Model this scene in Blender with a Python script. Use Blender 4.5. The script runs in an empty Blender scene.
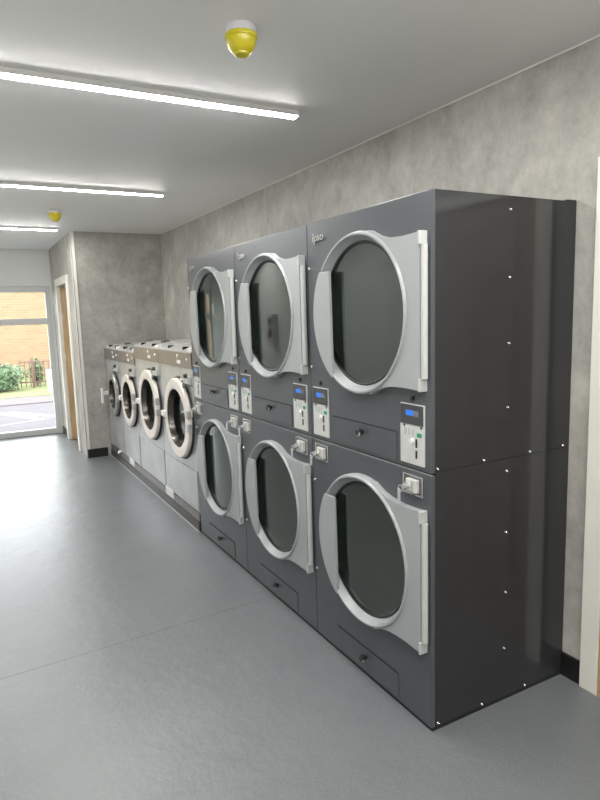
import bpy, bmesh, math, random
from mathutils import Vector, Matrix
random.seed(7)
S = bpy.context.scene
COL = S.collection
PI = math.pi

# ------------------------------------------------------------------ materials
def srgb(r, g, b):
    f = lambda c: (c/255/12.92) if c/255 <= .04045 else ((c/255+.055)/1.055)**2.4
    return (f(r), f(g), f(b), 1)

def newmat(name):
    m = bpy.data.materials.new(name); m.use_nodes = True
    nt = m.node_tree
    return m, nt, nt.nodes['Principled BSDF']

def pmat(name, col, rough=.5, metal=0., spec=.5, coat=0., emit=None, es=0., vary=0., vscale=8., bump=0., bscale=200.):
    m, nt, b = newmat(name)
    b.inputs['Base Color'].default_value = col
    b.inputs['Roughness'].default_value = rough
    b.inputs['Metallic'].default_value = metal
    b.inputs['Specular IOR Level'].default_value = spec
    b.inputs['Coat Weight'].default_value = coat
    b.inputs['Coat Roughness'].default_value = .06
    if emit:
        b.inputs['Emission Color'].default_value = emit
        b.inputs['Emission Strength'].default_value = es
    tc = nt.nodes.new('ShaderNodeTexCoord')
    if vary:
        n = nt.nodes.new('ShaderNodeTexNoise'); n.inputs['Scale'].default_value = vscale; n.inputs['Detail'].default_value = 6
        r = nt.nodes.new('ShaderNodeValToRGB')
        r.color_ramp.elements[0].position = .3; r.color_ramp.elements[1].position = .7
        r.color_ramp.elements[0].color = [c*(1-vary) for c in col[:3]]+[1]
        r.color_ramp.elements[1].color = [min(1, c*(1+vary)) for c in col[:3]]+[1]
        nt.links.new(tc.outputs['Object'], n.inputs['Vector'])
        nt.links.new(n.outputs['Fac'], r.inputs['Fac'])
        nt.links.new(r.outputs['Color'], b.inputs['Base Color'])
    if bump:
        n2 = nt.nodes.new('ShaderNodeTexNoise'); n2.inputs['Scale'].default_value = bscale; n2.inputs['Detail'].default_value = 3
        bp = nt.nodes.new('ShaderNodeBump'); bp.inputs['Strength'].default_value = bump; bp.inputs['Distance'].default_value = .01
        nt.links.new(tc.outputs['Object'], n2.inputs['Vector'])
        nt.links.new(n2.outputs['Fac'], bp.inputs['Height'])
        nt.links.new(bp.outputs['Normal'], b.inputs['Normal'])
    return m

M = {}
M['charcoal'] = pmat('charcoal_paint', (.073, .081, .090, 1), rough=.30, spec=.5, vary=.04, vscale=3)
M['charcoal_gloss'] = pmat('charcoal_gloss_paint', (.030, .031, .033, 1), rough=.09, spec=.5, vary=.05, vscale=3, bump=.012, bscale=5)
M['dark_gap'] = pmat('dark_gap', (.008, .008, .009, 1), rough=.7)
M['door_grey'] = pmat('door_grey_plastic', (.325, .348, .353, 1), rough=.34, vary=.03, vscale=5)
M['door_light'] = pmat('door_light_plastic', (.46, .47, .46, 1), rough=.3)
M['rubber'] = pmat('black_rubber', (.012, .012, .012, 1), rough=.5)
M['silver'] = pmat('silver_plate', (.62, .63, .61, 1), rough=.38, metal=.25, vary=.05, vscale=30)
M['chrome'] = pmat('chrome', (.82, .82, .80, 1), rough=.16, metal=1)
M['screw'] = pmat('screw_metal', (.85, .85, .84, 1), rough=.25, metal=.8)
M['panel_dark'] = pmat('panel_dark', (.05, .052, .056, 1), rough=.35)
M['lcd'] = pmat('lcd_blue', (.02, .12, .5, 1), rough=.2, emit=(.03, .22, .95, 1), es=.38)
M['lcd_grey'] = pmat('lcd_grey', (.16, .18, .21, 1), rough=.25)
M['print_grey'] = pmat('print_grey', (.42, .44, .44, 1), rough=.5)
M['white_plastic'] = pmat('white_plastic', (.78, .78, .76, 1), rough=.4)
M['black'] = pmat('black_plastic', (.012, .012, .012, 1), rough=.4)
M['green'] = pmat('green_sticker', (.02, .28, .14, 1), rough=.5)
M['steel'] = pmat('brushed_steel', (.46, .468, .47, 1), rough=.34, metal=.45, vary=.10, vscale=6)
M['steel_top'] = pmat('light_steel', (.45, .45, .44, 1), rough=.35, metal=.3)
M['band'] = pmat('brown_band', (.19, .172, .155, 1), rough=.28, metal=.3, vary=.06, vscale=9)
M['plinth'] = pmat('plinth_metal', (.16, .148, .138, 1), rough=.34, metal=.35, vary=.12, vscale=9)
M['plinth_dark'] = pmat('plinth_dark', (.06, .055, .052, 1), rough=.4, metal=.2)
M['rim'] = pmat('porthole_rim', (.10, .095, .085, 1), rough=.25, metal=.7)
M['washer_drum'] = pmat('washer_drum', (.06, .06, .06, 1), rough=.35, metal=.6)
M['ring_cream'] = pmat('washer_ring', (.80, .735, .675, 1), rough=.32, metal=.1)
M['ring_steel'] = pmat('washer_ring_steel', (.40, .405, .385, 1), rough=.28, metal=.7)
M['cream'] = pmat('cream_paint', (.76, .745, .68, 1), rough=.5, vary=.03, vscale=4)
M['white_wall'] = pmat('white_wall_paint', (.72, .72, .70, 1), rough=.6, vary=.02, vscale=2)
M['ceiling'] = pmat('ceiling_paint', (.80, .80, .785, 1), rough=.5, vary=.015, vscale=1.2)
M['skirting'] = pmat('black_skirting', (.006, .006, .006, 1), rough=.45)
M['upvc'] = pmat('grey_upvc', (.58, .59, .57, 1), rough=.4)
M['yellow'] = pmat('yellow_plastic', (.62, .53, .02, 1), rough=.22)
M['sounder_white'] = pmat('sounder_white', (.66, .66, .70, 1), rough=.35)
M['batten'] = pmat('batten_body', (.75, .74, .72, 1), rough=.4)
M['tube'] = pmat('batten_diffuser', (.9, .9, .88, 1), rough=.4, emit=(1, .985, .95, 1), es=120.)
M['leaf'] = pmat('hedge_leaf', (.11, .16, .085, 1), rough=.6, vary=.4, vscale=5)
M['leaf2'] = pmat('shrub_leaf', (.12, .17, .08, 1), rough=.6, vary=.3, vscale=6)
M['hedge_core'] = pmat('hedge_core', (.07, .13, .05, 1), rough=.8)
M['grass'] = pmat('grass_verge', (.11, .125, .045, 1), rough=.8, vary=.25, vscale=8)
M['road'] = pmat('road_asphalt', (.088, .080, .085, 1), rough=.9, spec=.2, vary=.06, vscale=3)
M['pavement'] = pmat('pavement', (.105, .092, .09, 1), rough=.9, spec=.2, vary=.06, vscale=4)
M['road_white'] = pmat('road_white', (.21, .21, .21, 1), rough=.8)
M['fence_brown'] = pmat('fence_brown', (.11, .06, .045, 1), rough=.6)
M['white_box'] = pmat('white_block', (.35, .35, .35, 1), rough=.5)

def concrete(name, base, amp):
    m, nt, b = newmat(name)
    tc = nt.nodes.new('ShaderNodeTexCoord')
    n1 = nt.nodes.new('ShaderNodeTexNoise'); n1.inputs['Scale'].default_value = 3.0; n1.inputs['Detail'].default_value = 12; n1.inputs['Roughness'].default_value = .74; n1.inputs['Distortion'].default_value = .15
    n2 = nt.nodes.new('ShaderNodeTexNoise'); n2.inputs['Scale'].default_value = 20; n2.inputs['Detail'].default_value = 9; n2.inputs['Roughness'].default_value = .8; n2.inputs['Distortion'].default_value = .2
    mp = nt.nodes.new('ShaderNodeMapping'); mp.inputs['Scale'].default_value = (1, 1, .85)
    nt.links.new(tc.outputs['Object'], mp.inputs['Vector'])
    nt.links.new(mp.outputs['Vector'], n1.inputs['Vector']); nt.links.new(mp.outputs['Vector'], n2.inputs['Vector'])
    mx = nt.nodes.new('ShaderNodeMix'); mx.data_type = 'FLOAT'; mx.inputs[0].default_value = .6
    n4 = nt.nodes.new('ShaderNodeTexNoise'); n4.noise_type = 'RIDGED_MULTIFRACTAL'; n4.normalize = True
    n4.inputs['Scale'].default_value = 4.5; n4.inputs['Detail'].default_value = 10; n4.inputs['Roughness'].default_value = .75; n4.inputs['Distortion'].default_value = .4
    nt.links.new(mp.outputs['Vector'], n4.inputs['Vector'])
    m4 = nt.nodes.new('ShaderNodeMix'); m4.data_type = 'FLOAT'; m4.inputs[0].default_value = .38
    nt.links.new(n2.outputs['Fac'], m4.inputs[2]); nt.links.new(n4.outputs['Fac'], m4.inputs[3])
    nt.links.new(n1.outputs['Fac'], mx.inputs[2]); nt.links.new(m4.outputs[0], mx.inputs[3])
    r = nt.nodes.new('ShaderNodeValToRGB')
    e = r.color_ramp.elements
    e[0].position = .27; e[1].position = .62
    e[0].color = [c*(1-amp) for c in base[:3]]+[1]
    e[1].color = [c*(1+amp) for c in base[:3]]+[1]
    nt.links.new(mx.outputs[0], r.inputs['Fac'])
    nt.links.new(r.outputs['Color'], b.inputs['Base Color'])
    b.inputs['Roughness'].default_value = .5
    b.inputs['Specular IOR Level'].default_value = .4
    bp = nt.nodes.new('ShaderNodeBump'); bp.inputs['Strength'].default_value = .08; bp.inputs['Distance'].default_value = .01
    nt.links.new(n2.outputs['Fac'], bp.inputs['Height']); nt.links.new(bp.outputs['Normal'], b.inputs['Normal'])
    return m
M['concrete'] = concrete('mottled_concrete_wall', (.42, .41, .375, 1), .40)

def floor_mat():
    m, nt, b = newmat('grey_vinyl_floor')
    tc = nt.nodes.new('ShaderNodeTexCoord')
    n1 = nt.nodes.new('ShaderNodeTexNoise'); n1.inputs['Scale'].default_value = 1.6; n1.inputs['Detail'].default_value = 8; n1.inputs['Roughness'].default_value = .65
    n2 = nt.nodes.new('ShaderNodeTexNoise'); n2.inputs['Scale'].default_value = 160; n2.inputs['Detail'].default_value = 2
    nt.links.new(tc.outputs['Object'], n1.inputs['Vector']); nt.links.new(tc.outputs['Object'], n2.inputs['Vector'])
    r = nt.nodes.new('ShaderNodeValToRGB'); e = r.color_ramp.elements
    e[0].position = .15; e[1].position = .85
    e[0].color = (.122, .133, .141, 1); e[1].color = (.168, .180, .187, 1)
    nt.links.new(n1.outputs['Fac'], r.inputs['Fac'])
    # speckle
    r2 = nt.nodes.new('ShaderNodeValToRGB'); r2.color_ramp.elements[0].position = .42; r2.color_ramp.elements[1].position = .6
    r2.color_ramp.elements[0].color = (.9, .9, .9, 1); r2.color_ramp.elements[1].color = (1.08, 1.08, 1.08, 1)
    nt.links.new(n2.outputs['Fac'], r2.inputs['Fac'])
    mu = nt.nodes.new('ShaderNodeMix'); mu.data_type = 'RGBA'; mu.blend_type = 'MULTIPLY'; mu.inputs[0].default_value = 1
    nt.links.new(r.outputs['Color'], mu.inputs[6]); nt.links.new(r2.outputs['Color'], mu.inputs[7])
    # welded seam between two vinyl sheets: a thin line across the room
    sx = nt.nodes.new('ShaderNodeSeparateXYZ'); nt.links.new(tc.outputs['Object'], sx.inputs[0])
    a = nt.nodes.new('ShaderNodeMath'); a.operation = 'MULTIPLY_ADD'; a.inputs[1].default_value = -.055; a.inputs[2].default_value = -1.258
    nt.links.new(sx.outputs['X'], a.inputs[0])
    s = nt.nodes.new('ShaderNodeMath'); s.operation = 'ADD'; nt.links.new(a.outputs[0], s.inputs[0]); nt.links.new(sx.outputs['Y'], s.inputs[1])
    ab = nt.nodes.new('ShaderNodeMath'); ab.operation = 'ABSOLUTE'; nt.links.new(s.outputs[0], ab.inputs[0])
    sb = nt.nodes.new('ShaderNodeMath'); sb.operation = 'SUBTRACT'; sb.inputs[1].default_value = 2.0; nt.links.new(ab.outputs[0], sb.inputs[0])
    ab2 = nt.nodes.new('ShaderNodeMath'); ab2.operation = 'ABSOLUTE'; nt.links.new(sb.outputs[0], ab2.inputs[0])
    mn = nt.nodes.new('ShaderNodeMath'); mn.operation = 'MINIMUM'; nt.links.new(ab.outputs[0], mn.inputs[0]); nt.links.new(ab2.outputs[0], mn.inputs[1])
    lt = nt.nodes.new('ShaderNodeMath'); lt.operation = 'LESS_THAN'; lt.inputs[1].default_value = .0042; nt.links.new(mn.outputs[0], lt.inputs[0])
    sc = nt.nodes.new('ShaderNodeMath'); sc.operation = 'MULTIPLY'; sc.inputs[1].default_value = .8; nt.links.new(lt.outputs[0], sc.inputs[0])
    m2 = nt.nodes.new('ShaderNodeMix'); m2.data_type = 'RGBA'; nt.links.new(sc.outputs[0], m2.inputs[0])
    nt.links.new(mu.outputs[2], m2.inputs[6]); m2.inputs[7].default_value = (.08, .085, .09, 1)
    nt.links.new(m2.outputs[2], b.inputs['Base Color'])
    rr = nt.nodes.new('ShaderNodeMapRange'); rr.inputs[3].default_value = .30; rr.inputs[4].default_value = .38
    nt.links.new(n2.outputs['Fac'], rr.inputs[0]); nt.links.new(rr.outputs[0], b.inputs['Roughness'])
    b.inputs['Specular IOR Level'].default_value = .75
    n3 = nt.nodes.new('ShaderNodeTexNoise'); n3.inputs['Scale'].default_value = 7; n3.inputs['Detail'].default_value = 9; n3.inputs['Roughness'].default_value = .62
    nt.links.new(tc.outputs['Object'], n3.inputs['Vector'])
    bp = nt.nodes.new('ShaderNodeBump'); bp.inputs['Strength'].default_value = .24; bp.inputs['Distance'].default_value = .02
    nt.links.new(n3.outputs['Fac'], bp.inputs['Height']); nt.links.new(bp.outputs['Normal'], b.inputs['Normal'])
    return m
M['floor'] = floor_mat()

def glass_mat(name, tint, ior):
    m = bpy.data.materials.new(name); m.use_nodes = True; nt = m.node_tree
    nt.nodes.remove(nt.nodes['Principled BSDF']); out = nt.nodes['Material Output']
    t = nt.nodes.new('ShaderNodeBsdfTransparent'); t.inputs['Color'].default_value = tint
    g = nt.nodes.new('ShaderNodeBsdfGlossy'); g.inputs['Roughness'].default_value = .03; g.inputs['Color'].default_value = (.95, 1, .98, 1)
    f = nt.nodes.new('ShaderNodeFresnel'); f.inputs['IOR'].default_value = ior
    mx = nt.nodes.new('ShaderNodeMixShader')
    nt.links.new(f.outputs[0], mx.inputs[0]); nt.links.new(t.outputs[0], mx.inputs[1]); nt.links.new(g.outputs[0], mx.inputs[2])
    nt.links.new(mx.outputs[0], out.inputs['Surface'])
    return m
M['dryer_glass'] = glass_mat('tinted_dryer_glass', (.72, .78, .75, 1), 2.0)
M['washer_glass'] = glass_mat('washer_glass', (.08, .085, .085, 1), 1.4)
M['window_glass'] = glass_mat('window_glass', (.96, .97, .97, 1), 1.15)

def drum_mat():
    m, nt, b = newmat('perforated_drum_steel')
    tc = nt.nodes.new('ShaderNodeTexCoord')
    v = nt.nodes.new('ShaderNodeTexVoronoi'); v.inputs['Scale'].default_value = 52; v.inputs['Randomness'].default_value = 0
    nt.links.new(tc.outputs['Object'], v.inputs['Vector'])
    lt = nt.nodes.new('ShaderNodeMath'); lt.operation = 'LESS_THAN'; lt.inputs[1].default_value = .27
    nt.links.new(v.outputs['Distance'], lt.inputs[0])
    mx = nt.nodes.new('ShaderNodeMix'); mx.data_type = 'RGBA'
    sx = nt.nodes.new('ShaderNodeSeparateXYZ'); nt.links.new(tc.outputs['Object'], sx.inputs[0])
    c1 = nt.nodes.new('ShaderNodeMath'); c1.operation = 'COMPARE'; c1.inputs[1].default_value = .47; c1.inputs[2].default_value = .07
    nt.links.new(sx.outputs['Y'], c1.inputs[0])
    c2 = nt.nodes.new('ShaderNodeMath'); c2.operation = 'GREATER_THAN'; c2.inputs[1].default_value = .545; nt.links.new(sx.outputs['X'], c2.inputs[0])
    m0 = nt.nodes.new('ShaderNodeMath'); m0.operation = 'MULTIPLY'; nt.links.new(c1.outputs[0], m0.inputs[0]); nt.links.new(c2.outputs[0], m0.inputs[1])
    mm = nt.nodes.new('ShaderNodeMath'); mm.operation = 'MULTIPLY'; nt.links.new(lt.outputs[0], mm.inputs[0]); nt.links.new(m0.outputs[0], mm.inputs[1])
    nt.links.new(mm.outputs[0], mx.inputs[0])
    mx.inputs[6].default_value = (.70, .75, .71, 1); mx.inputs[7].default_value = (.08, .08, .08, 1)
    nt.links.new(mx.outputs[2], b.inputs['Base Color'])
    b.inputs['Metallic'].default_value = .1; b.inputs['Roughness'].default_value = .42
    return m
M['drum'] = drum_mat()

def pine():
    m, nt, b = newmat('pine_wood')
    tc = nt.nodes.new('ShaderNodeTexCoord'); mp = nt.nodes.new('ShaderNodeMapping'); mp.inputs['Scale'].default_value = (9, 9, .9)
    n = nt.nodes.new('ShaderNodeTexNoise'); n.inputs['Scale'].default_value = 3; n.inputs['Detail'].default_value = 6; n.inputs['Distortion'].default_value = 1.2
    r = nt.nodes.new('ShaderNodeValToRGB'); e = r.color_ramp.elements
    e[0].position = .3; e[1].position = .7
    e[0].color = (.40, .255, .13, 1); e[1].color = (.56, .38, .21, 1)
    nt.links.new(tc.outputs['Object'], mp.inputs['Vector']); nt.links.new(mp.outputs['Vector'], n.inputs['Vector'])
    nt.links.new(n.outputs['Fac'], r.inputs['Fac']); nt.links.new(r.outputs['Color'], b.inputs['Base Color'])
    b.inputs['Roughness'].default_value = .4
    return m
M['pine'] = pine()
M['muted_pine'] = pmat('pine_muted_for_reflection', (.27, .215, .16, 1), rough=.45, vary=.12, vscale=5)  # pine darkened and greyed to tone down its reflection in the dryer side

def brick():
    m, nt, b = newmat('tan_brickwork')
    tc = nt.nodes.new('ShaderNodeTexCoord')
    sx = nt.nodes.new('ShaderNodeSeparateXYZ'); cx = nt.nodes.new('ShaderNodeCombineXYZ')
    nt.links.new(tc.outputs['Object'], sx.inputs[0]); nt.links.new(sx.outputs['X'], cx.inputs['X']); nt.links.new(sx.outputs['Z'], cx.inputs['Y'])
    bt = nt.nodes.new('ShaderNodeTexBrick')
    bt.inputs['Color1'].default_value = (.215, .142, .078, 1); bt.inputs['Color2'].default_value = (.185, .115, .062, 1); bt.inputs['Mortar'].default_value = (.225, .165, .105, 1)
    bt.inputs['Scale'].default_value = 1.; bt.inputs['Mortar Size'].default_value = .008; bt.inputs['Brick Width'].default_value = .225; bt.inputs['Row Height'].default_value = .075
    nt.links.new(cx.outputs[0], bt.inputs['Vector']); nt.links.new(bt.outputs['Color'], b.inputs['Base Color'])
    b.inputs['Roughness'].default_value = .85
    return m
M['brick'] = brick()

# ------------------------------------------------------------------ mesh helpers
class MB:
    def __init__(s): s.bm = bmesh.new()
    def box(s, x0, x1, y0, y1, z0, z1, bev=0.):
        r = bmesh.ops.create_cube(s.bm, size=1)
        vs = r['verts']
        for v in vs:
            v.co = Vector(((x0+x1)/2+v.co.x*(x1-x0), (y0+y1)/2+v.co.y*(y1-y0), (z0+z1)/2+v.co.z*(z1-z0)))
        if bev:
            es = list({e for v in vs for e in v.link_edges})
            bmesh.ops.bevel(s.bm, geom=es, offset=bev, segments=2, affect='EDGES', profile=.6)
        return s
    def lathe(s, prof, c, axis='X', n=64, a0=0., a1=2*PI):
        """prof: [(r, h)] around the axis through c"""
        full = abs(a1-a0-2*PI) < 1e-6
        k = n if full else n+1
        rings = []
        for r, h in prof:
            ring = []
            if r < 1e-6:
                p = Vector((h, 0, 0)) if axis == 'X' else Vector((0, 0, h))
                v = s.bm.verts.new(Vector(c)+p); ring = [v]*k
            else:
                for i in range(k):
                    a = a0+(a1-a0)*i/n
                    if axis == 'X': p = Vector((h, r*math.cos(a), r*math.sin(a)))
                    elif axis == 'Y': p = Vector((r*math.cos(a), h, r*math.sin(a)))
                    else: p = Vector((r*math.cos(a), r*math.sin(a), h))
                    ring.append(s.bm.verts.new(Vector(c)+p))
            rings.append(ring)
        for A, B in zip(rings, rings[1:]):
            for i in range(n):
                j = (i+1) % k
                q = []
                for v in (A[i], A[j], B[j], B[i]):
                    if v not in q: q.append(v)
                if len(q) > 2:
                    try: s.bm.faces.new(q)
                    except ValueError: pass
        return s
    def prism(s, poly, x0, x1):
        """poly of (y,z), extruded along X"""
        A = [s.bm.verts.new((x0, y, z)) for y, z in poly]
        B = [s.bm.verts.new((x1, y, z)) for y, z in poly]
        n = len(poly)
        s.bm.faces.new(A); s.bm.faces.new(B[::-1])
        for i in range(n):
            j = (i+1) % n
            s.bm.faces.new((A[j], A[i], B[i], B[j]))
        return s
    def prism_y(s, poly, y0, y1):
        """poly of (x,z), extruded along Y"""
        A = [s.bm.verts.new((x, y0, z)) for x, z in poly]
        B = [s.bm.verts.new((x, y1, z)) for x, z in poly]
        n = len(poly)
        s.bm.faces.new(A); s.bm.faces.new(B[::-1])
        for i in range(n):
            j = (i+1) % n
            s.bm.faces.new((A[j], A[i], B[i], B[j]))
        return s
    def plate_hole(s, y0, y1, z0, z1, cy, cz, r, x0, x1, n=64):
        """rectangular plate with a round hole, thickness x0..x1"""
        ang = [2*PI*i/n for i in range(n)]
        for (yy, zz) in ((y0, z0), (y1, z0), (y1, z1), (y0, z1)):
            a = math.atan2(zz-cz, yy-cy) % (2*PI)
            i = min(range(len(ang)), key=lambda k: abs((ang[k]-a+PI) % (2*PI)-PI)); ang[i] = a
        def outer(a):
            c, q = math.cos(a), math.sin(a); t = 1e9
            if c > 1e-9: t = min(t, (y1-cy)/c)
            if c < -1e-9: t = min(t, (y0-cy)/c)
            if q > 1e-9: t = min(t, (z1-cz)/q)
            if q < -1e-9: t = min(t, (z0-cz)/q)
            return cy+c*t, cz+q*t
        O0 = []; I0 = []; O1 = []; I1 = []
        for a in ang:
            oy, oz = outer(a); iy, iz = cy+r*math.cos(a), cz+r*math.sin(a)
            O0.append(s.bm.verts.new((x0, oy, oz))); I0.append(s.bm.verts.new((x0, iy, iz)))
            O1.append(s.bm.verts.new((x1, oy, oz))); I1.append(s.bm.verts.new((x1, iy, iz)))
        for i in range(n):
            j = (i+1) % n
            s.bm.faces.new((O0[i], O0[j], I0[j], I0[i])); s.bm.faces.new((O1[j], O1[i], I1[i], I1[j]))
            s.bm.faces.new((O0[j], O0[i], O1[i], O1[j])); s.bm.faces.new((I0[i], I0[j], I1[j], I1[i]))
        return s
    def build(s, name, mat, parent=None, smooth=None, bev=0., front=False):
        bmesh.ops.recalc_face_normals(s.bm, faces=s.bm.faces)
        if front and sum(f.normal.x*f.calc_area() for f in s.bm.faces) > 0:      # open shells: face the room
            bmesh.ops.reverse_faces(s.bm, faces=s.bm.faces)
        if bev:
            es = [e for e in s.bm.edges if len(e.link_faces) == 2 and e.calc_face_angle(0) > .7]
            bmesh.ops.bevel(s.bm, geom=es, offset=bev, segments=2, affect='EDGES', profile=.6)
        me = bpy.data.meshes.new(name); s.bm.to_mesh(me); s.bm.free()
        me.materials.append(mat)
        if smooth is not None:
            for p in me.polygons: p.use_smooth = True
            try: me.set_sharp_from_angle(angle=smooth)
            except Exception: pass
        o = bpy.data.objects.new(name, me); COL.objects.link(o)
        if parent: o.parent = parent
        return o

def tag(o, label=None, cat=None, group=None, kind=None):
    if label: o['label'] = label
    if cat: o['category'] = cat
    if group: o['group'] = group
    if kind: o['kind'] = kind
    return o
def empty(name, loc, label, cat, group=None, kind=None):
    o = bpy.data.objects.new(name, None); COL.objects.link(o); o.location = loc
    o.empty_display_size = .1
    return tag(o, label, cat, group, kind)
def copy_tree(o, parent=None):
    c = o.copy(); COL.objects.link(c); c.parent = parent
    for ch in o.children: copy_tree(ch, c)
    return c

# ------------------------------------------------------------------ camera
cam = bpy.data.cameras.new('camera'); co = bpy.data.objects.new('camera', cam); COL.objects.link(co); S.camera = co
yaw, pit, rol = .498426897, -.139539724, -.0300632825
cy_, sy_ = math.cos(yaw), math.sin(yaw); cp, sp = math.cos(pit), math.sin(pit)
fw = Vector((sy_*cp, cy_*cp, sp)); rt = Vector((cy_, -sy_, 0)); up = rt.cross(fw)
r2 = math.cos(rol)*rt+math.sin(rol)*up; u2 = -math.sin(rol)*rt+math.cos(rol)*up
mat = Matrix((r2, u2, -fw)).transposed().to_4x4(); mat.translation = Vector((-1.33346668, -1.53715311, 1.48671103))
co.matrix_world = mat
cam.sensor_fit = 'HORIZONTAL'; cam.sensor_width = 36; cam.lens = 611.012/600*36; cam.clip_start = .02; cam.clip_end = 300

# ------------------------------------------------------------------ room
H = 2.409; XW = .688; YE = 5.313; XN = -.26; YF = 7.12; XL = -1.95; YB = -3.6
def struct(mb, name, mat, label, parent=None, **k):
    o = mb.build(name, mat, parent, **k)
    if not parent: tag(o, label, name.split('_')[0], kind='structure')
    return o
struct(MB().box(XL-.1, XW+.1, YB-.1, YF+.13, -.1, 0), 'floor', M['floor'], 'grey vinyl floor with a faint welded seam')
struct(MB().box(XL-.1, XW+.1, YB-.1, YF+.13, H, H+.1), 'ceiling', M['ceiling'], 'pale painted ceiling carrying the strip lights')
DY0, DY1, DZ = -1.0, -.165, 1.94           # opening of the door beside the dryers
mb = MB().box(XW, XW+.1, DY1, YF, 0, H).box(XW, XW+.1, DY0, DY1, DZ, H).box(XW, XW+.1, YB, DY0, 0, H)
struct(mb, 'wall_right', M['concrete'], 'mottled grey concrete-look wall behind the dryers and washers')
struct(MB().box(XN, XW, YE, YE+.1, 0, H), 'wall_far', M['concrete'], 'mottled grey wall closing the row of washers')
NY0, NY1, NZ = 5.80, 6.60, 1.93            # opening of the pine door near the window
mb = MB().box(XN, XN+.1, YE+.1, NY0, 0, H).box(XN, XN+.1, NY1, YF, 0, H).box(XN, XN+.1, NY0, NY1, NZ, H)
struct(mb, 'wall_side', M['concrete'], 'mottled grey side wall with the pine door next to the window')
WX0, WX1, WZ = -1.948, -.285, 1.945
mb = MB().box(XL, XW, YF, YF+.13, WZ, H).box(WX1, XW, YF, YF+.13, 0, WZ).box(XL, WX0, YF, YF+.13, 0, WZ)
struct(mb, 'wall_front', M['white_wall'], 'white wall above the shop window')
struct(MB().box(XL-.1, XL, YB, YF, 0, H), 'wall_left', M['white_wall'], 'white wall on the left side of the room')
struct(MB().box(XL, XW, YB-.1, YB, 0, H), 'wall_back', M['white_wall'], 'white wall behind the camera')
struct(MB().box(XW-.012, XW, -.09, 5.30, 0, .095).box(XW-.012, XW, YB, DY0-.075, 0, .095), 'baseboard_right', M['skirting'], 'black skirting along the right wall')
struct(MB().box(XN+.002, -.045, YE-.012, YE, 0, .095).box(.02, XW-.012, YE-.012, YE, .0, .095), 'baseboard_far', M['skirting'], 'black skirting under the far wall')
struct(MB().box(XN-.012, XN, NY1+.085, YF, 0, .09), 'baseboard_side', M['skirting'], 'black skirting between pine door and window')
struct(MB().box(XN-.006, XN+.03, YE-.006, YE, 0, H).box(XN-.006, XN, YE-.006, YE+.03, 0, H), 'trim_1', M['cream'], 'cream corner strip at the end of the far wall')
struct(MB().box(XW-.004, XW, YB, YE, H-.005, H), 'trim_2', M['cream'], 'thin cream bead where right wall meets ceiling')

# shop window
wf = MB()
fx = lambda x0, x1, z0, z1, t=.07: wf.box(x0, x1, YF+.02, YF+.02+t, z0, z1, .006)
fx(WX0, WX1, WZ-.075, WZ); fx(WX0, WX1, 0, .075); fx(WX1-.062, WX1, .075, WZ-.075); fx(WX0, WX0+.04, .075, WZ-.075)
fx(WX0+.04, WX1-.062, 1.455, 1.535)
w = wf.build('window_1', M['upvc']); tag(w, 'grey framed shop window looking onto the street', 'window', kind='structure')
for x0, x1 in ((WX0+.04, WX1-.062),):
    for z0, z1 in ((.075, 1.455), (1.535, WZ-.075)):
        MB().box(x0, x1, YF+.05, YF+.056, z0, z1).build('pane', M['window_glass'], w)

# door beside the dryers (right wall): cream architrave + six-panel pine leaf
d = MB().box(XW-.02, XW, DY1, DY1+.075, 0, DZ+.06).box(XW-.02, XW, DY0-.075, DY0, 0, DZ+.06)\
    .box(XW-.02, XW, DY0, DY1, DZ, DZ+.06).build('door_2', M['cream'], bev=.003)
MB().box(XW-.016, XW+.0115, DY1-.012, DY1-.0002, 0, DZ).build('jamb', M['pine'], d)
tag(d, 'cream door frame beside the charcoal dryers', 'door', kind='structure')
lf = MB().box(XW+.012, XW+.05, DY0+.002, DY1-.0005, .008, DZ-.005)
pw = (DY1-DY0-.01); 
for (z0, z1) in ((.22, .80), (1.0, 1.50), (1.62, 1.84)):
    for k in range(2):
        y0 = DY0+.005+.11+k*(pw-.11)/2; y1 = y0+(pw-.33)/2
        lf.box(XW+.002, XW+.013, y0-.0, y0+.025, z0, z1, .004).box(XW+.002, XW+.013, y1-.025, y1, z0, z1, .004)
        lf.box(XW+.002, XW+.013, y0+.025, y1-.025, z0, z0+.025, .004).box(XW+.002, XW+.013, y0+.025, y1-.025, z1-.025, z1, .004)
leaf = lf.build('door_leaf', M['muted_pine'], d)

# pine door in the side wall near the window, standing ajar
d1 = MB().box(XN-.018, XN, NY0-.085, NY0, 0, NZ+.068).box(XN-.018, XN, NY1, NY1+.085, 0, NZ+.068).box(XN-.018, XN, NY0, NY1, NZ, NZ+.068)\
    .box(XN-.018, XN+.1, NY0, NY0+.02, 0, NZ).box(XN-.018, XN+.1, NY1-.02, NY1, 0, NZ).box(XN-.018, XN+.1, NY0+.02, NY1-.02, NZ-.02, NZ)\
    .build('door_1', M['cream'], bev=.003)
tag(d1, 'cream door frame in the side wall near the window', 'door', kind='structure')
lb = MB().box(0, .74, 0, .04, .01, NZ-.03)
for z0, z1 in ((.2, .85), (1.05, 1.75)):
    for x0, x1 in ((.1, .33), (.41, .64)):
        lb.box(x0, x1, -.008, .002, z0, z1, .004)
l1 = lb.build('door_leaf', M['pine'], d1)
l1.location = (XN+.015, NY1-.075, 0); l1.rotation_euler = (0, 0, -.62)
for z in (.25, 1.0, 1.5):
    MB().box(.0, .012, -.006, 0.0, z, z+.09).build('hinge', M['chrome'], l1)

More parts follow.
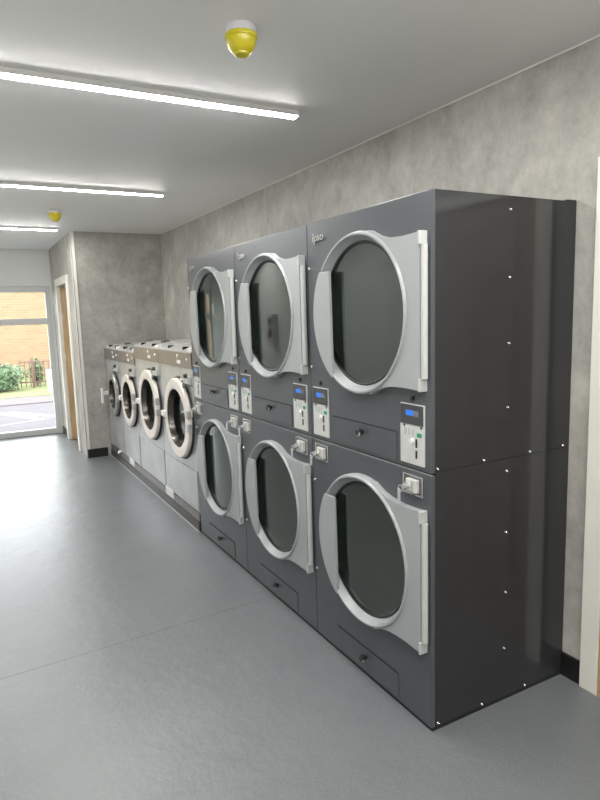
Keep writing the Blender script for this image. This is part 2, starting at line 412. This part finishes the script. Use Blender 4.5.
# ------------------------------------------------------------------ strip lights and sounders
def batten(x1, y, label, length=1.5, grp='ceiling strip lights'):
    t = empty('strip_light', (x1-length/2, y, H), label, 'ceiling light', grp)
    a = length/2
    MB().box(-a, a, -.0275, .0275, -.0228, 0, .002).build('housing', M['batten'], t)
    poly = [(.0245*math.cos(q), -.0225-.006*math.sin(q)) for q in [PI*i/12 for i in range(13)]]
    b = MB().prism(poly, -a+.004, a-.004)
    b.build('diffuser', M['tube'], t, smooth=.8)
    for s in (-1, 1):
        MB().box(s*a-.004, s*a+.004, -.027, .027, -.029, 0, .003).build('end_cap', M['batten'], t)
    return t
batten(.106, 1.065, 'long white strip light nearest the camera, above the dryers')
batten(.06, 3.066, 'white strip light above the washers, second from the camera')
batten(-.415, 5.12, 'white strip light farthest from the camera, next to the window wall')
for y in (-.45, -1.5, -2.6):  # unseen lamps added to lift the brightness of the near end
    batten(.2, y, 'unseen strip light added behind the camera to brighten the near room', grp='added unseen lights behind the camera')

def sounder(x, y, label):
    t = empty('alarm_sounder', (x, y, H), label, 'fire alarm', 'yellow alarm sounders')
    t.scale = (.92, .92, .92)
    MB().lathe([(0, 0), (.050, 0), (.053, -.006), (.055, -.024), (.053, -.028), (0, -.028)], (0, 0, 0), 'Z', 40).build('base', M['sounder_white'], t, smooth=.6)
    MB().lathe([(0, -.028), (.056, -.028), (.058, -.034), (.056, -.042), (.053, -.043), (.051, -.058), (.045, -.074), (.034, -.086), (.028, -.088), (.027, -.093), (.022, -.096), (.02, -.093), (0, -.093)], (0, 0, 0), 'Z', 40).build('sounder_dome', M['yellow'], t, smooth=.6)
    return t
sounder(-.458, .395, 'yellow alarm sounder with white base on the ceiling, nearest the camera')
sounder(-.565, 4.07, 'small yellow alarm sounder on the ceiling far off, before the last strip light')

# ------------------------------------------------------------------ stacked tumble dryers
DW, DH, DD = .8, 1.865, .685
SPL = .940
def ring_wing(cz):
    """door casting: ring + wing towards the hinge side, local to the tower"""
    cy = .395; R = .304
    m = MB()
    m.lathe([(.298, .0), (R, -.004), (R, -.026), (.300, -.034), (.297, -.038), (.291, -.038), (.2885, -.035), (.287, -.028), (.270, -.005), (.264, -.003), (.262, .006), (.272, .006), (.298, .0)], (0, cy, cz), 'X', 96)
    # wing outline
    pts = []
    for i in range(9):                       # along the ring, top to bottom on its hinge side
        a = math.radians(-70+140*i/8)
        pts.append((cy-.288*math.cos(a), cz+.288*math.sin(a)))
    top = [(.312, .2965), (.285, .284), (.262, .2725), (.215, .2600), (.165, .2545), (.115, .2530), (.07, .2550), (.030, .2575)]
    poly = [(y, cz-z) for y, z in top[::-1]]
    poly = pts + [(y, cz+z) for y, z in top] + poly
    m.prism(poly, -.0305, -.001)
    return m
def make_tower(label):
    t = empty('stacked_dryer', (0, 0, 0), label, 'tumble dryer', 'charcoal stacked tumble dryers')
    # cabinet: open-fronted steel boxes, one above the other
    c = MB()
    for z0, z1 in ((.012, SPL+.007), (SPL+.0082, DH)):
        c.box(.012, DD, .003, .018, z0, z1).box(.012, DD, DW-.018, DW-.003, z0, z1)
        c.box(.012, DD, .018, DW-.018, z1-.015, z1).box(.012, DD, .018, DW-.018, z0, z0+.015).box(DD-.012, DD, .018, DW-.018, z0+.015, z1-.015)
    c.build('cabinet', M['charcoal_gloss'], t)
    MB().box(.0, DD-.005, .002, DW-.002, 0, .012).build('plinth', M['dark_gap'], t)  # toe strip, blackened to stand for the shadow line under the cabinet
    for nm, z0, z1, cz in (('upper', SPL+.003, DH, 1.480), ('lower', .014, SPL-.003, .5525)):
        p = MB().plate_hole(.0015, DW-.0015, z0, z1, .395, cz, .284, -.004, .012).build('front_panel', M['charcoal'], t, bev=.003)
        # recessed drum behind the glass
        MB().lathe([(.272, .014), (.285, .03), (.292, .56), (.10, .57), (.0, .57)], (0, .395, cz), 'X', 64).build('drum', M['drum'], t, smooth=.6)
        door = ring_wing(cz).build('loading_door', M['door_grey'], t, smooth=.5)
        MB().lathe([(.267, -.003), (.20, -.0045), (.10, -.0055), (0, -.006)], (0, .395, cz), 'X', 64).build('door_glass', M['dryer_glass'], door, smooth=1., front=True)
        MB().lathe([(.2715, -.006), (.2655, -.010), (.259, -.006), (.264, .0)], (0, .395, cz), 'X', 72).build('gasket', M['rubber'], door, smooth=1.)
        # flat handle plate on the opening side
        hp = []
        for i in range(17):
            z = .172-(.172+.250)*i/16
            hp.append((.395+math.sqrt(max(0, .3035**2-z*z)), cz+z))
        hp += [(.395+.168, cz-.250), (.395+.176, cz+.172)]
        MB().prism(hp, -.0415, -.028).build('door_handle', M['door_grey'], door, bev=.003)
        # hinge: caps and bright rod
        MB().box(-.038, -.002, .022, .0315, cz+.216, cz+.2595, .003).build('hinge_cap', M['door_light'], door)
        MB().box(-.038, -.002, .022, .0315, cz-.2595, cz-.216, .003).build('hinge_cap', M['door_light'], door)
        MB().lathe([(0, -.216), (.0115, -.216), (.0115, .216), (0, .216)], (-.018, .0195, cz), 'Z', 20).build('hinge_rod', M['door_light'], door, smooth=.8)
        # lint drawer
        dz0, dz1 = ((.955, 1.060) if nm == 'upper' else (.022, .125))
        kz = (1.028 if nm == 'upper' else .087)
        dr = MB().box(-.0075, -.003, .186, .620, dz0, dz1, .0015).build('lint_drawer', M['charcoal'], t)
        MB().box(-.0078, -.0045, 0.190, .616, dz1-.0005, dz1+.002).build('drawer_edge', M['dark_gap'], dr)
        MB().lathe([(0, -.034), (.011, -.034), (.016, -.030), (.0165, -.024), (.010, -.018), (.008, -.007), (0, -.007)], (0, .399, kz), 'X', 24).build('knob', M['black'], dr, smooth=.6)
        MB().lathe([(.0125, -.0335), (.0165, -.0295), (.0168, -.026), (.0125, -.0335)], (0, .399, kz), 'X', 24, a0=PI, a1=2*PI).build('knob_rim', M['chrome'], dr, smooth=.6)
        # small screws by the door hinge line
        for z in (cz-.222, cz+.197):
            MB().lathe([(0, -.010), (.006, -.009), (.007, -.004), (0, -.004)], (0, .784, z), 'X', 12).build('screw', M['screw'], t, smooth=.8)
    MB().box(-.0046, .004, .002, DW-.002, SPL-.004, SPL-.0022).build('seam_strip', M['door_grey'], t)
    # coin panels and cash boxes, one pair per drum
    for y0 in (.033, .648):
        y1 = y0+.127
        cpn = MB().box(-.0095, -.003, y0, y1, .960, 1.171, .0015).build('coin_panel', M['silver'], t)
        dsp = MB().box(-.0115, -.009, y0+.003, y1-.003, 1.099, 1.168, .0008).build('display', M['panel_dark'], cpn)
        MB().box(-.0127, -.011, y0+.054, y0+.093, 1.130, 1.149).build('screen', M['lcd'], cpn)
        MB().box(-.0127, -.011, y0+.026, y0+.053, 1.130, 1.149).build('screen_edge', M['lcd_grey'], cpn)
        MB().box(-.0125, -.009, y0+.0355, y0+.0415, .985, 1.052).build('coin_slot', M['black'], cpn)
        MB().box(-.0135, -.009, y0+.028, y0+.047, 1.013, 1.022).build('slot_plate', M['silver'], cpn)
        MB().lathe([(0, -.016), (.009, -.015), (.010, -.009), (0, -.009)], (0, y0+.062, 1.043), 'X', 20).build('push_button', M['white_plastic'], cpn, smooth=.8)
        MB().box(-.0105, -.009, y0+.012, y0+.036, 1.060, 1.074).build('sticker', M['green'], cpn)
        for yy in (y0+.014, y0+.104):
            MB().prism([(yy-.007, 1.097), (yy+.007, 1.097), (yy, 1.086)], -.0105, -.009).build('arrow_mark', M['black'], cpn)
        for k in range(3):
            MB().box(-.0102, -.009, y0+.052+k*.02, y0+.063+k*.02, 1.062, 1.086).build('instruction_print', M['print_grey'], cpn)
        MB().lathe([(0, -.012), (.008, -.011), (.009, -.003), (0, -.003)], (0, y0+.063, 1.190), 'X', 16).build('indicator', M['black'], t, smooth=.8)
        # cash box
        b0 = y0+.007 if y0 < .3 else y0+.012
        cb = MB()
        for (a, b, e, f) in ((b0, b0+.108, .917, .922), (b0, b0+.108, .850, .855), (b0, b0+.005, .855, .917), (b0+.103, b0+.108, .855, .917)):
            cb.box(-.010, -.003, a, b, e, f, .001)
        cbo = cb.build('cash_box', M['chrome'], t)
        MB().box(-.0055, -.003, b0+.005, b0+.103, .855, .917).build('recess', M['plinth'], cbo)
        MB().box(-.022, -.005, b0+.022, b0+.078, .862, .909, .004).build('lock_plate', M['silver'], cbo)
        MB().box(-.030, -.021, b0+.036, b0+.042, .866, .905, .002).box(-.030, -.021, b0+.042, b0+.07, .880, .888, .002).build('handle', M['chrome'], cbo)
        MB().lathe([(0, -.034), (.011, -.033), (.012, -.02), (0, -.02)], (0, b0+.066, .884), 'X', 20).build('lock', M['chrome'], cbo, smooth=.6)
        MB().box(-.046, -.033, b0+.0645, b0+.0675, .876, .892).box(-.045, -.043, b0+.078, b0+.094, .828, .872, .0005).lathe([(.010, -.0445), (.013, -.0445), (.013, -.0415), (.010, -.0415), (.010, -.0445)], (0, b0+.079, .874), 'X', 16).build('key', M['screw'], cbo)
    # maker's badge: raised chrome lettering
    cu = bpy.data.curves.new('badge', 'FONT'); cu.body = 'ipso'; cu.size = .046; cu.extrude = .003; cu.offset = .0012
    tmp = bpy.data.objects.new('tmp', cu); COL.objects.link(tmp)
    me = bpy.data.meshes.new_from_object(tmp.evaluated_get(bpy.context.evaluated_depsgraph_get()))
    bpy.data.objects.remove(tmp)
    xs = [v.co.x for v in me.vertices]; wdt = max(xs)-min(xs)
    for v in me.vertices:
        x, y, z = v.co
        v.co = (-.008-z, .742-(x-min(xs))*.088/wdt, 1.786+y)
    me.materials.clear(); me.materials.append(M['chrome'])
    bo = bpy.data.objects.new('badge', me); COL.objects.link(bo); bo.parent = t
    return t
tower = make_tower('nearest charcoal stacked tumble dryer, its screwed side panel facing the camera')
t2 = copy_tree(tower); t2.location = (0, .8, 0); t2['label'] = 'middle charcoal stacked tumble dryer, between the two other stacks'
t3 = copy_tree(tower); t3.location = (0, 1.6, 0); t3['label'] = 'farthest charcoal stacked tumble dryer, standing beside the silver washers'
# screws of the exposed side panel
for x, z in [(.345, 1.82), (.346, 1.592), (.347, 1.364), (.347, 1.136), (.022, .958), (.234, .958), (.466, .958), (.648, .958),
             (.348, .902), (.349, .671), (.352, .437), (.349, .214), (.025, .026), (.239, .022), (.468, .022)]:
    MB().lathe([(0, -.003), (.003, -.0025), (.0045, .0), (.0045, .004), (0, .004)], (x, 0, z), 'Y', 14).build('screw', M['screw'], tower, smooth=.8)
MB().box(DD-.05, DD-.002, .003, .02, DH, DH+.005).build('rear_bracket', M['dark_gap'], tower)

# ------------------------------------------------------------------ washers on their plinth
pl = empty('washer_plinth', (0, 2.41, 0), 'brown-grey metal plinth under the row of silver washers', 'plinth')
L = 5.296-2.41
MB().box(-.014, .62, .002, L, .006, .075, .004).build('kick_board', M['plinth_dark'], pl)
MB().box(-.009, .62, .002, L, .075, .132, .003).build('top_rail', M['plinth'], pl)
MB().box(-.020, -.014, .002, L, 0, .008).build('floor_strip', M['steel_top'], pl)
for y0, y1 in ((.575, .775), (1.82, 2.0)):
    MB().box(-.018, -.009, y0, y1, .092, .155, .002).build('joint_plate', M['white_plastic'], pl)
MB().lathe([(0, -.04), (.022, -.035), (.025, -.008), (0, -.008)], (0, 2.42, .125), 'X', 20).build('drain_cap', M['chrome'], pl, smooth=.7)

def washer(y0, y1, top, bz0, bz1, cyo, cz, R, r, ringmat, label, loop=False):
    W = y1-y0
    t = empty('washing_machine', (0, y0, .132), label, 'washing machine', 'silver front-loading washing machines')
    O = -.132
    g = .003
    def b(): return MB()
    ob = b().plate_hole(g, W-g, .002, bz0+O, cyo, cz+O, R*.9, 0, .02)
    ob.box(.02, .63, g, .02, .002, bz0+O).box(.02, .63, W-.02, W-g, .002, bz0+O).box(.61, .63, .02, W-.02, .002, bz0+O)
    ob.box(0.0, .63, g, W-g, bz0+O, bz1+O-.006)
    ob.build('cabinet', M['steel'], t)
    cpn = b().box(-.008, .0, g, W-g, bz0+O, bz1+O, .002).build('control_panel', M['band'], t)
    b().box(-.0095, -.007, W*.30, W*.40, bz0+O+.025, bz0+O+.05).build('display', M['white_plastic'], cpn)
    b().lathe([(0, -.014), (.012, -.013), (.013, -.008), (0, -.008)], (0, W*.38, bz1+O-.03), 'X', 16).build('button', M['ring_cream'], cpn, smooth=.8)
    b().lathe([(0, -.014), (.010, -.013), (.011, -.008), (0, -.008)], (0, W*.12, bz0+O+.06), 'X', 16).build('button', M['screw'], cpn, smooth=.8)
    # sloping soap dispenser strip and raised rear box
    dsp = b().prism_y([(-.006, bz1+O), (-.006, bz1+O+.010), (.06, top+O), (.60, top+O), (.60, bz1+O)], g, W-g).build('soap_dispenser', M['steel_top'], t, bev=.002)
    for yy in (W*.28, W*.72):
        b().box(.008, .05, yy-.010, yy+.010, top+O-.022, top+O+.002, .004).build('latch', M['black'], dsp)
    b().box(.0, .03, .02, .10, top+O-.03, top+O-.002, .003).build('label_plate', M['white_plastic'], dsp)
    b().box(.16, .60, .03, W-.03, top+O+.001, top+O+.008, .002).build('rear_cover', M['steel_top'], t)
    b().box(.15, .20, W*.45, W*.58, top+O+.001, top+O+.018, .004).build('cap', M['panel_dark'], t)
    # door ring, bowl glass, handle, hinge
    door = b().lathe([(R*.93, .0), (R, -.004), (R, -.032), (R*.975, -.040), (r*1.06, -.043), (r*1.01, -.040), (r*1.01, -.030), (R*.93, .0)], (0, cyo, cz+O), 'X', 64).build('porthole_door', ringmat, t, smooth=.5)
    b().lathe([(r*1.015, -.036), (r*.985, -.039), (r*.965, -.03), (r*.93, .03), (r*1.06, .03), (r*1.02, -.02), (r*1.015, -.036)], (0, cyo, cz+O), 'X', 64).build('porthole_rim', M['rim'], door, smooth=.6)
    b().lathe([(r*.965, .004), (r*.8, .008), (r*.5, .011), (0, .012)], (0, cyo, cz+O), 'X', 48).build('door_glass', M['washer_glass'], door, smooth=1., front=True)
    b().lathe([(R+.010, -.0015), (R+.012, -.003), (R+.006, -.016), (R-.004, -.016), (R-.004, -.0015), (R+.010, -.0015)], (0, cyo, cz+O), 'X', 64).build('gasket', M['rubber'], door, smooth=.6)
    b().lathe([(r*1.0, .05), (r*1.12, .06), (r*1.12, .40), (0, .41)], (0, cyo, cz+O), 'X', 48).build('drum', M['washer_drum'], t, smooth=.6)
    hy = cyo+R
    if loop:
        h = b().box(-.10, -.030, hy-.06, hy-.035, cz+O-.02, cz+O+.02, .004).box(-.115, -.095, hy-.075, hy-.02, cz+O-.11, cz+O+.05, .006)
    else:
        h = b().box(-.060, -.030, hy-.055, hy+.03, cz+O-.022, cz+O+.022, .006)
    h.build('door_handle', M['white_plastic'], door)
    for a in (.03, -.06):
        b().box(-.05, -.020, cyo-R-.012, cyo-R+.03, cz+O+a, cz+O+a+.055, .004).build('hinge', M['steel_top'], door)
    # coin acceptor at the upper right
    ca = b().box(-.022, .0, .05, .15, bz0+O-.105, bz0+O-.055, .004).build('coin_acceptor', M['silver'], t)
    b().lathe([(0, -.045), (.014, -.044), (.016, -.02), (0, -.02)], (0, .075, bz0+O-.048), 'X', 18).build('knob', M['panel_dark'], ca, smooth=.7)
    b().box(-.040, -.02, .075, .125, bz0+O-.135, bz0+O-.105, .004).build('coin_return', M['panel_dark'], ca)
    b().box(-.030, -.02, .12, .20, bz0+O-.085, bz0+O-.070, .003).build('lever', M['chrome'], ca)
    # service panel under the door
    b().box(-.006, .0, .012, W-.012, .012, max(.10, cz-R+O-.055), .002).build('service_panel', M['steel'], t)
    return t
washer(2.41, 3.198, 1.282, 1.140, 1.248, .315, .770, .290, .213, M['ring_cream'], 'large silver washer next to the dryers, nearest the camera in its row')
washer(3.202, 3.988, 1.282, 1.140, 1.248, .295, .780, .290, .213, M['ring_cream'], 'large silver washer second from the dryers, raised above its left neighbour')
washer(3.992, 4.638, 1.225, 1.075, 1.185, .240, .735, .245, .176, M['ring_cream'], 'smaller silver washer third from the dryers, with cream door ring')
washer(4.642, 5.295, 1.225, 1.075, 1.185, .255, .725, .225, .150, M['ring_steel'], 'smaller silver washer at the far wall, with grey steel door ring', loop=True)

wu = empty('payment_terminal', (XL, 4.95, 1.14), 'grey payment terminal on the left wall, seen reflected in the middle dryer glass', 'payment terminal')
MB().box(-.001, .11, -.12, .12, 0, .36).build('housing', M['steel'], wu)
MB().box(.108, .116, -.085, .085, .22, .32, .003).build('screen', M['panel_dark'], wu)
MB().box(.108, .12, -.06, .06, .06, .18, .004).build('keypad', M['black'], wu)

# ------------------------------------------------------------------ the street outside
G = -.1
struct(MB().box(-30, 30, YF+.13, 11.4, G-.1, G), 'road', M['road'], 'pale asphalt road outside the window')
struct(MB().box(-30, 30, 11.4, 12.55, G-.1, G+.02), 'pavement', M['pavement'], 'pale pavement across the road')
struct(MB().box(-30, 30, 12.55, 40, G-.1, G+.03), 'grass_verge', M['grass'], 'strip of bright grass in front of the hedge and fence')
mk = MB()
def mark(p, q, w):
    a = Vector((q[0]-p[0], q[1]-p[1], 0)).normalized(); n = Vector((-a.y, a.x, 0))*w/2
    P = Vector((p[0], p[1], 0)); Q = Vector((q[0], q[1], 0))
    vs = [mk.bm.verts.new((v.x, v.y, z)) for z in (G, G+.004) for v in (P-n, Q-n, Q+n, P+n)]
    for f in ((0, 1, 2, 3), (4, 5, 6, 7), (0, 1, 5, 4), (1, 2, 6, 5), (2, 3, 7, 6), (3, 0, 4, 7)): mk.bm.faces.new([vs[i] for i in f])
mark((-1.2, 11.1), (-.288, 9.15), .16); mark((-.728, 10.45), (.1, 9.1), .13); mark((-1.0, 8.95), (-.2, 9.25), .06)
struct(mk, 'road_marking', M['road_white'], 'white painted lines on the road outside')

def shrub(cx, cy, cz, rx, ry, rz, n, mat, name, label, cat='hedge'):
    t = empty(name, (cx, cy, G+.03), label, cat)
    m = MB()
    for i in range(n):
        while True:
            p = Vector((random.uniform(-1, 1), random.uniform(-1, 1), random.uniform(-1, 1)))
            if .62 < p.length < 1: break
        wob = 1+.12*math.sin(7*p.x+3*p.z)+.1*math.sin(9*p.y+5*p.z)
        c = Vector((p.x*rx*wob, p.y*ry*wob, cz-(G+.03)+p.z*rz*wob))
        if c.z < .03: c.z = random.uniform(.03, .2)
        s = random.uniform(.02, .042)
        q = Vector((random.gauss(0, 1), random.gauss(0, 1), random.gauss(0, 1))).normalized(); u = q.orthogonal().normalized()*s; v = q.cross(u)*.6
        m.bm.faces.new([m.bm.verts.new(c+u), m.bm.verts.new(c+v), m.bm.verts.new(c-u), m.bm.verts.new(c-v)])
    m.build('foliage', mat, t)
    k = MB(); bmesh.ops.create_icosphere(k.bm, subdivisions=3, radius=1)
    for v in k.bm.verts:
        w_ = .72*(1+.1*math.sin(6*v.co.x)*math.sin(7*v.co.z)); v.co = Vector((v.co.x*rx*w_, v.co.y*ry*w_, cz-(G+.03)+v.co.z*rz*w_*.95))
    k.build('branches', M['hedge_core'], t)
    return t
shrub(-.95, 14.0, .26, .80, .42, .36, 5200, M['leaf'], 'hedge', 'dense green hedge outside to the left of the fence')
shrub(.18, 14.75, .26, .16, .16, .34, 900, M['leaf2'], 'shrub', 'slim green shrub behind the brown railing fence', 'shrub')
fe = empty('railing_fence', (0, 14.35, G+.03), 'brown railing fence beyond the road, right of the green hedge', 'fence')
for z in (.12, .60): MB().box(-.25, 1.9, -.012, .012, z, z+.03).build('rail', M['fence_brown'], fe)
for x in (.05, 1.0, 1.85): MB().box(x-.025, x+.025, -.025, .025, 0, .70).build('post', M['fence_brown'], fe)
for i in range(20):
    x = -.22+i*.105
    MB().box(x-.010, x+.010, -.010, .010, .02, .655).build('bar', M['fence_brown'], fe)
wb = MB().prism_y([(-.14, 0), (.5, 0), (.5, .56), (-.16, .50)], -.12, .12).build('white_planter', M['white_box'], bev=.015)
wb.location = (.36, 12.9, G+.03); tag(wb, 'white block standing on the grass in front of the railing fence', 'planter')
bd = empty('brick_building', (0, 17.5, G+.03), 'tan brick building filling the view behind hedge and fence', 'building')
MB().box(-12, 12, 0, 6, 0, 2.75).build('wall', M['brick'], bd)
MB().box(-12.2, 12.2, -.1, 6.1, 2.75, 2.85).build('eaves', M['upvc'], bd)

# ------------------------------------------------------------------ light
wd = bpy.data.worlds.new('sky'); S.world = wd; wd.use_nodes = True
bg = wd.node_tree.nodes['Background']; bg.inputs['Color'].default_value = (.93, .96, 1, 1); bg.inputs['Strength'].default_value = 10

S.view_settings.view_transform = 'Standard'; S.view_settings.look = 'None'; S.view_settings.gamma = 1
S.view_settings.use_curve_mapping = False; S.view_settings.exposure = 0
S.cycles.max_bounces = 8; S.cycles.diffuse_bounces = 5; S.cycles.glossy_bounces = 4; S.cycles.transparent_max_bounces = 12
S.cycles.use_denoising = True
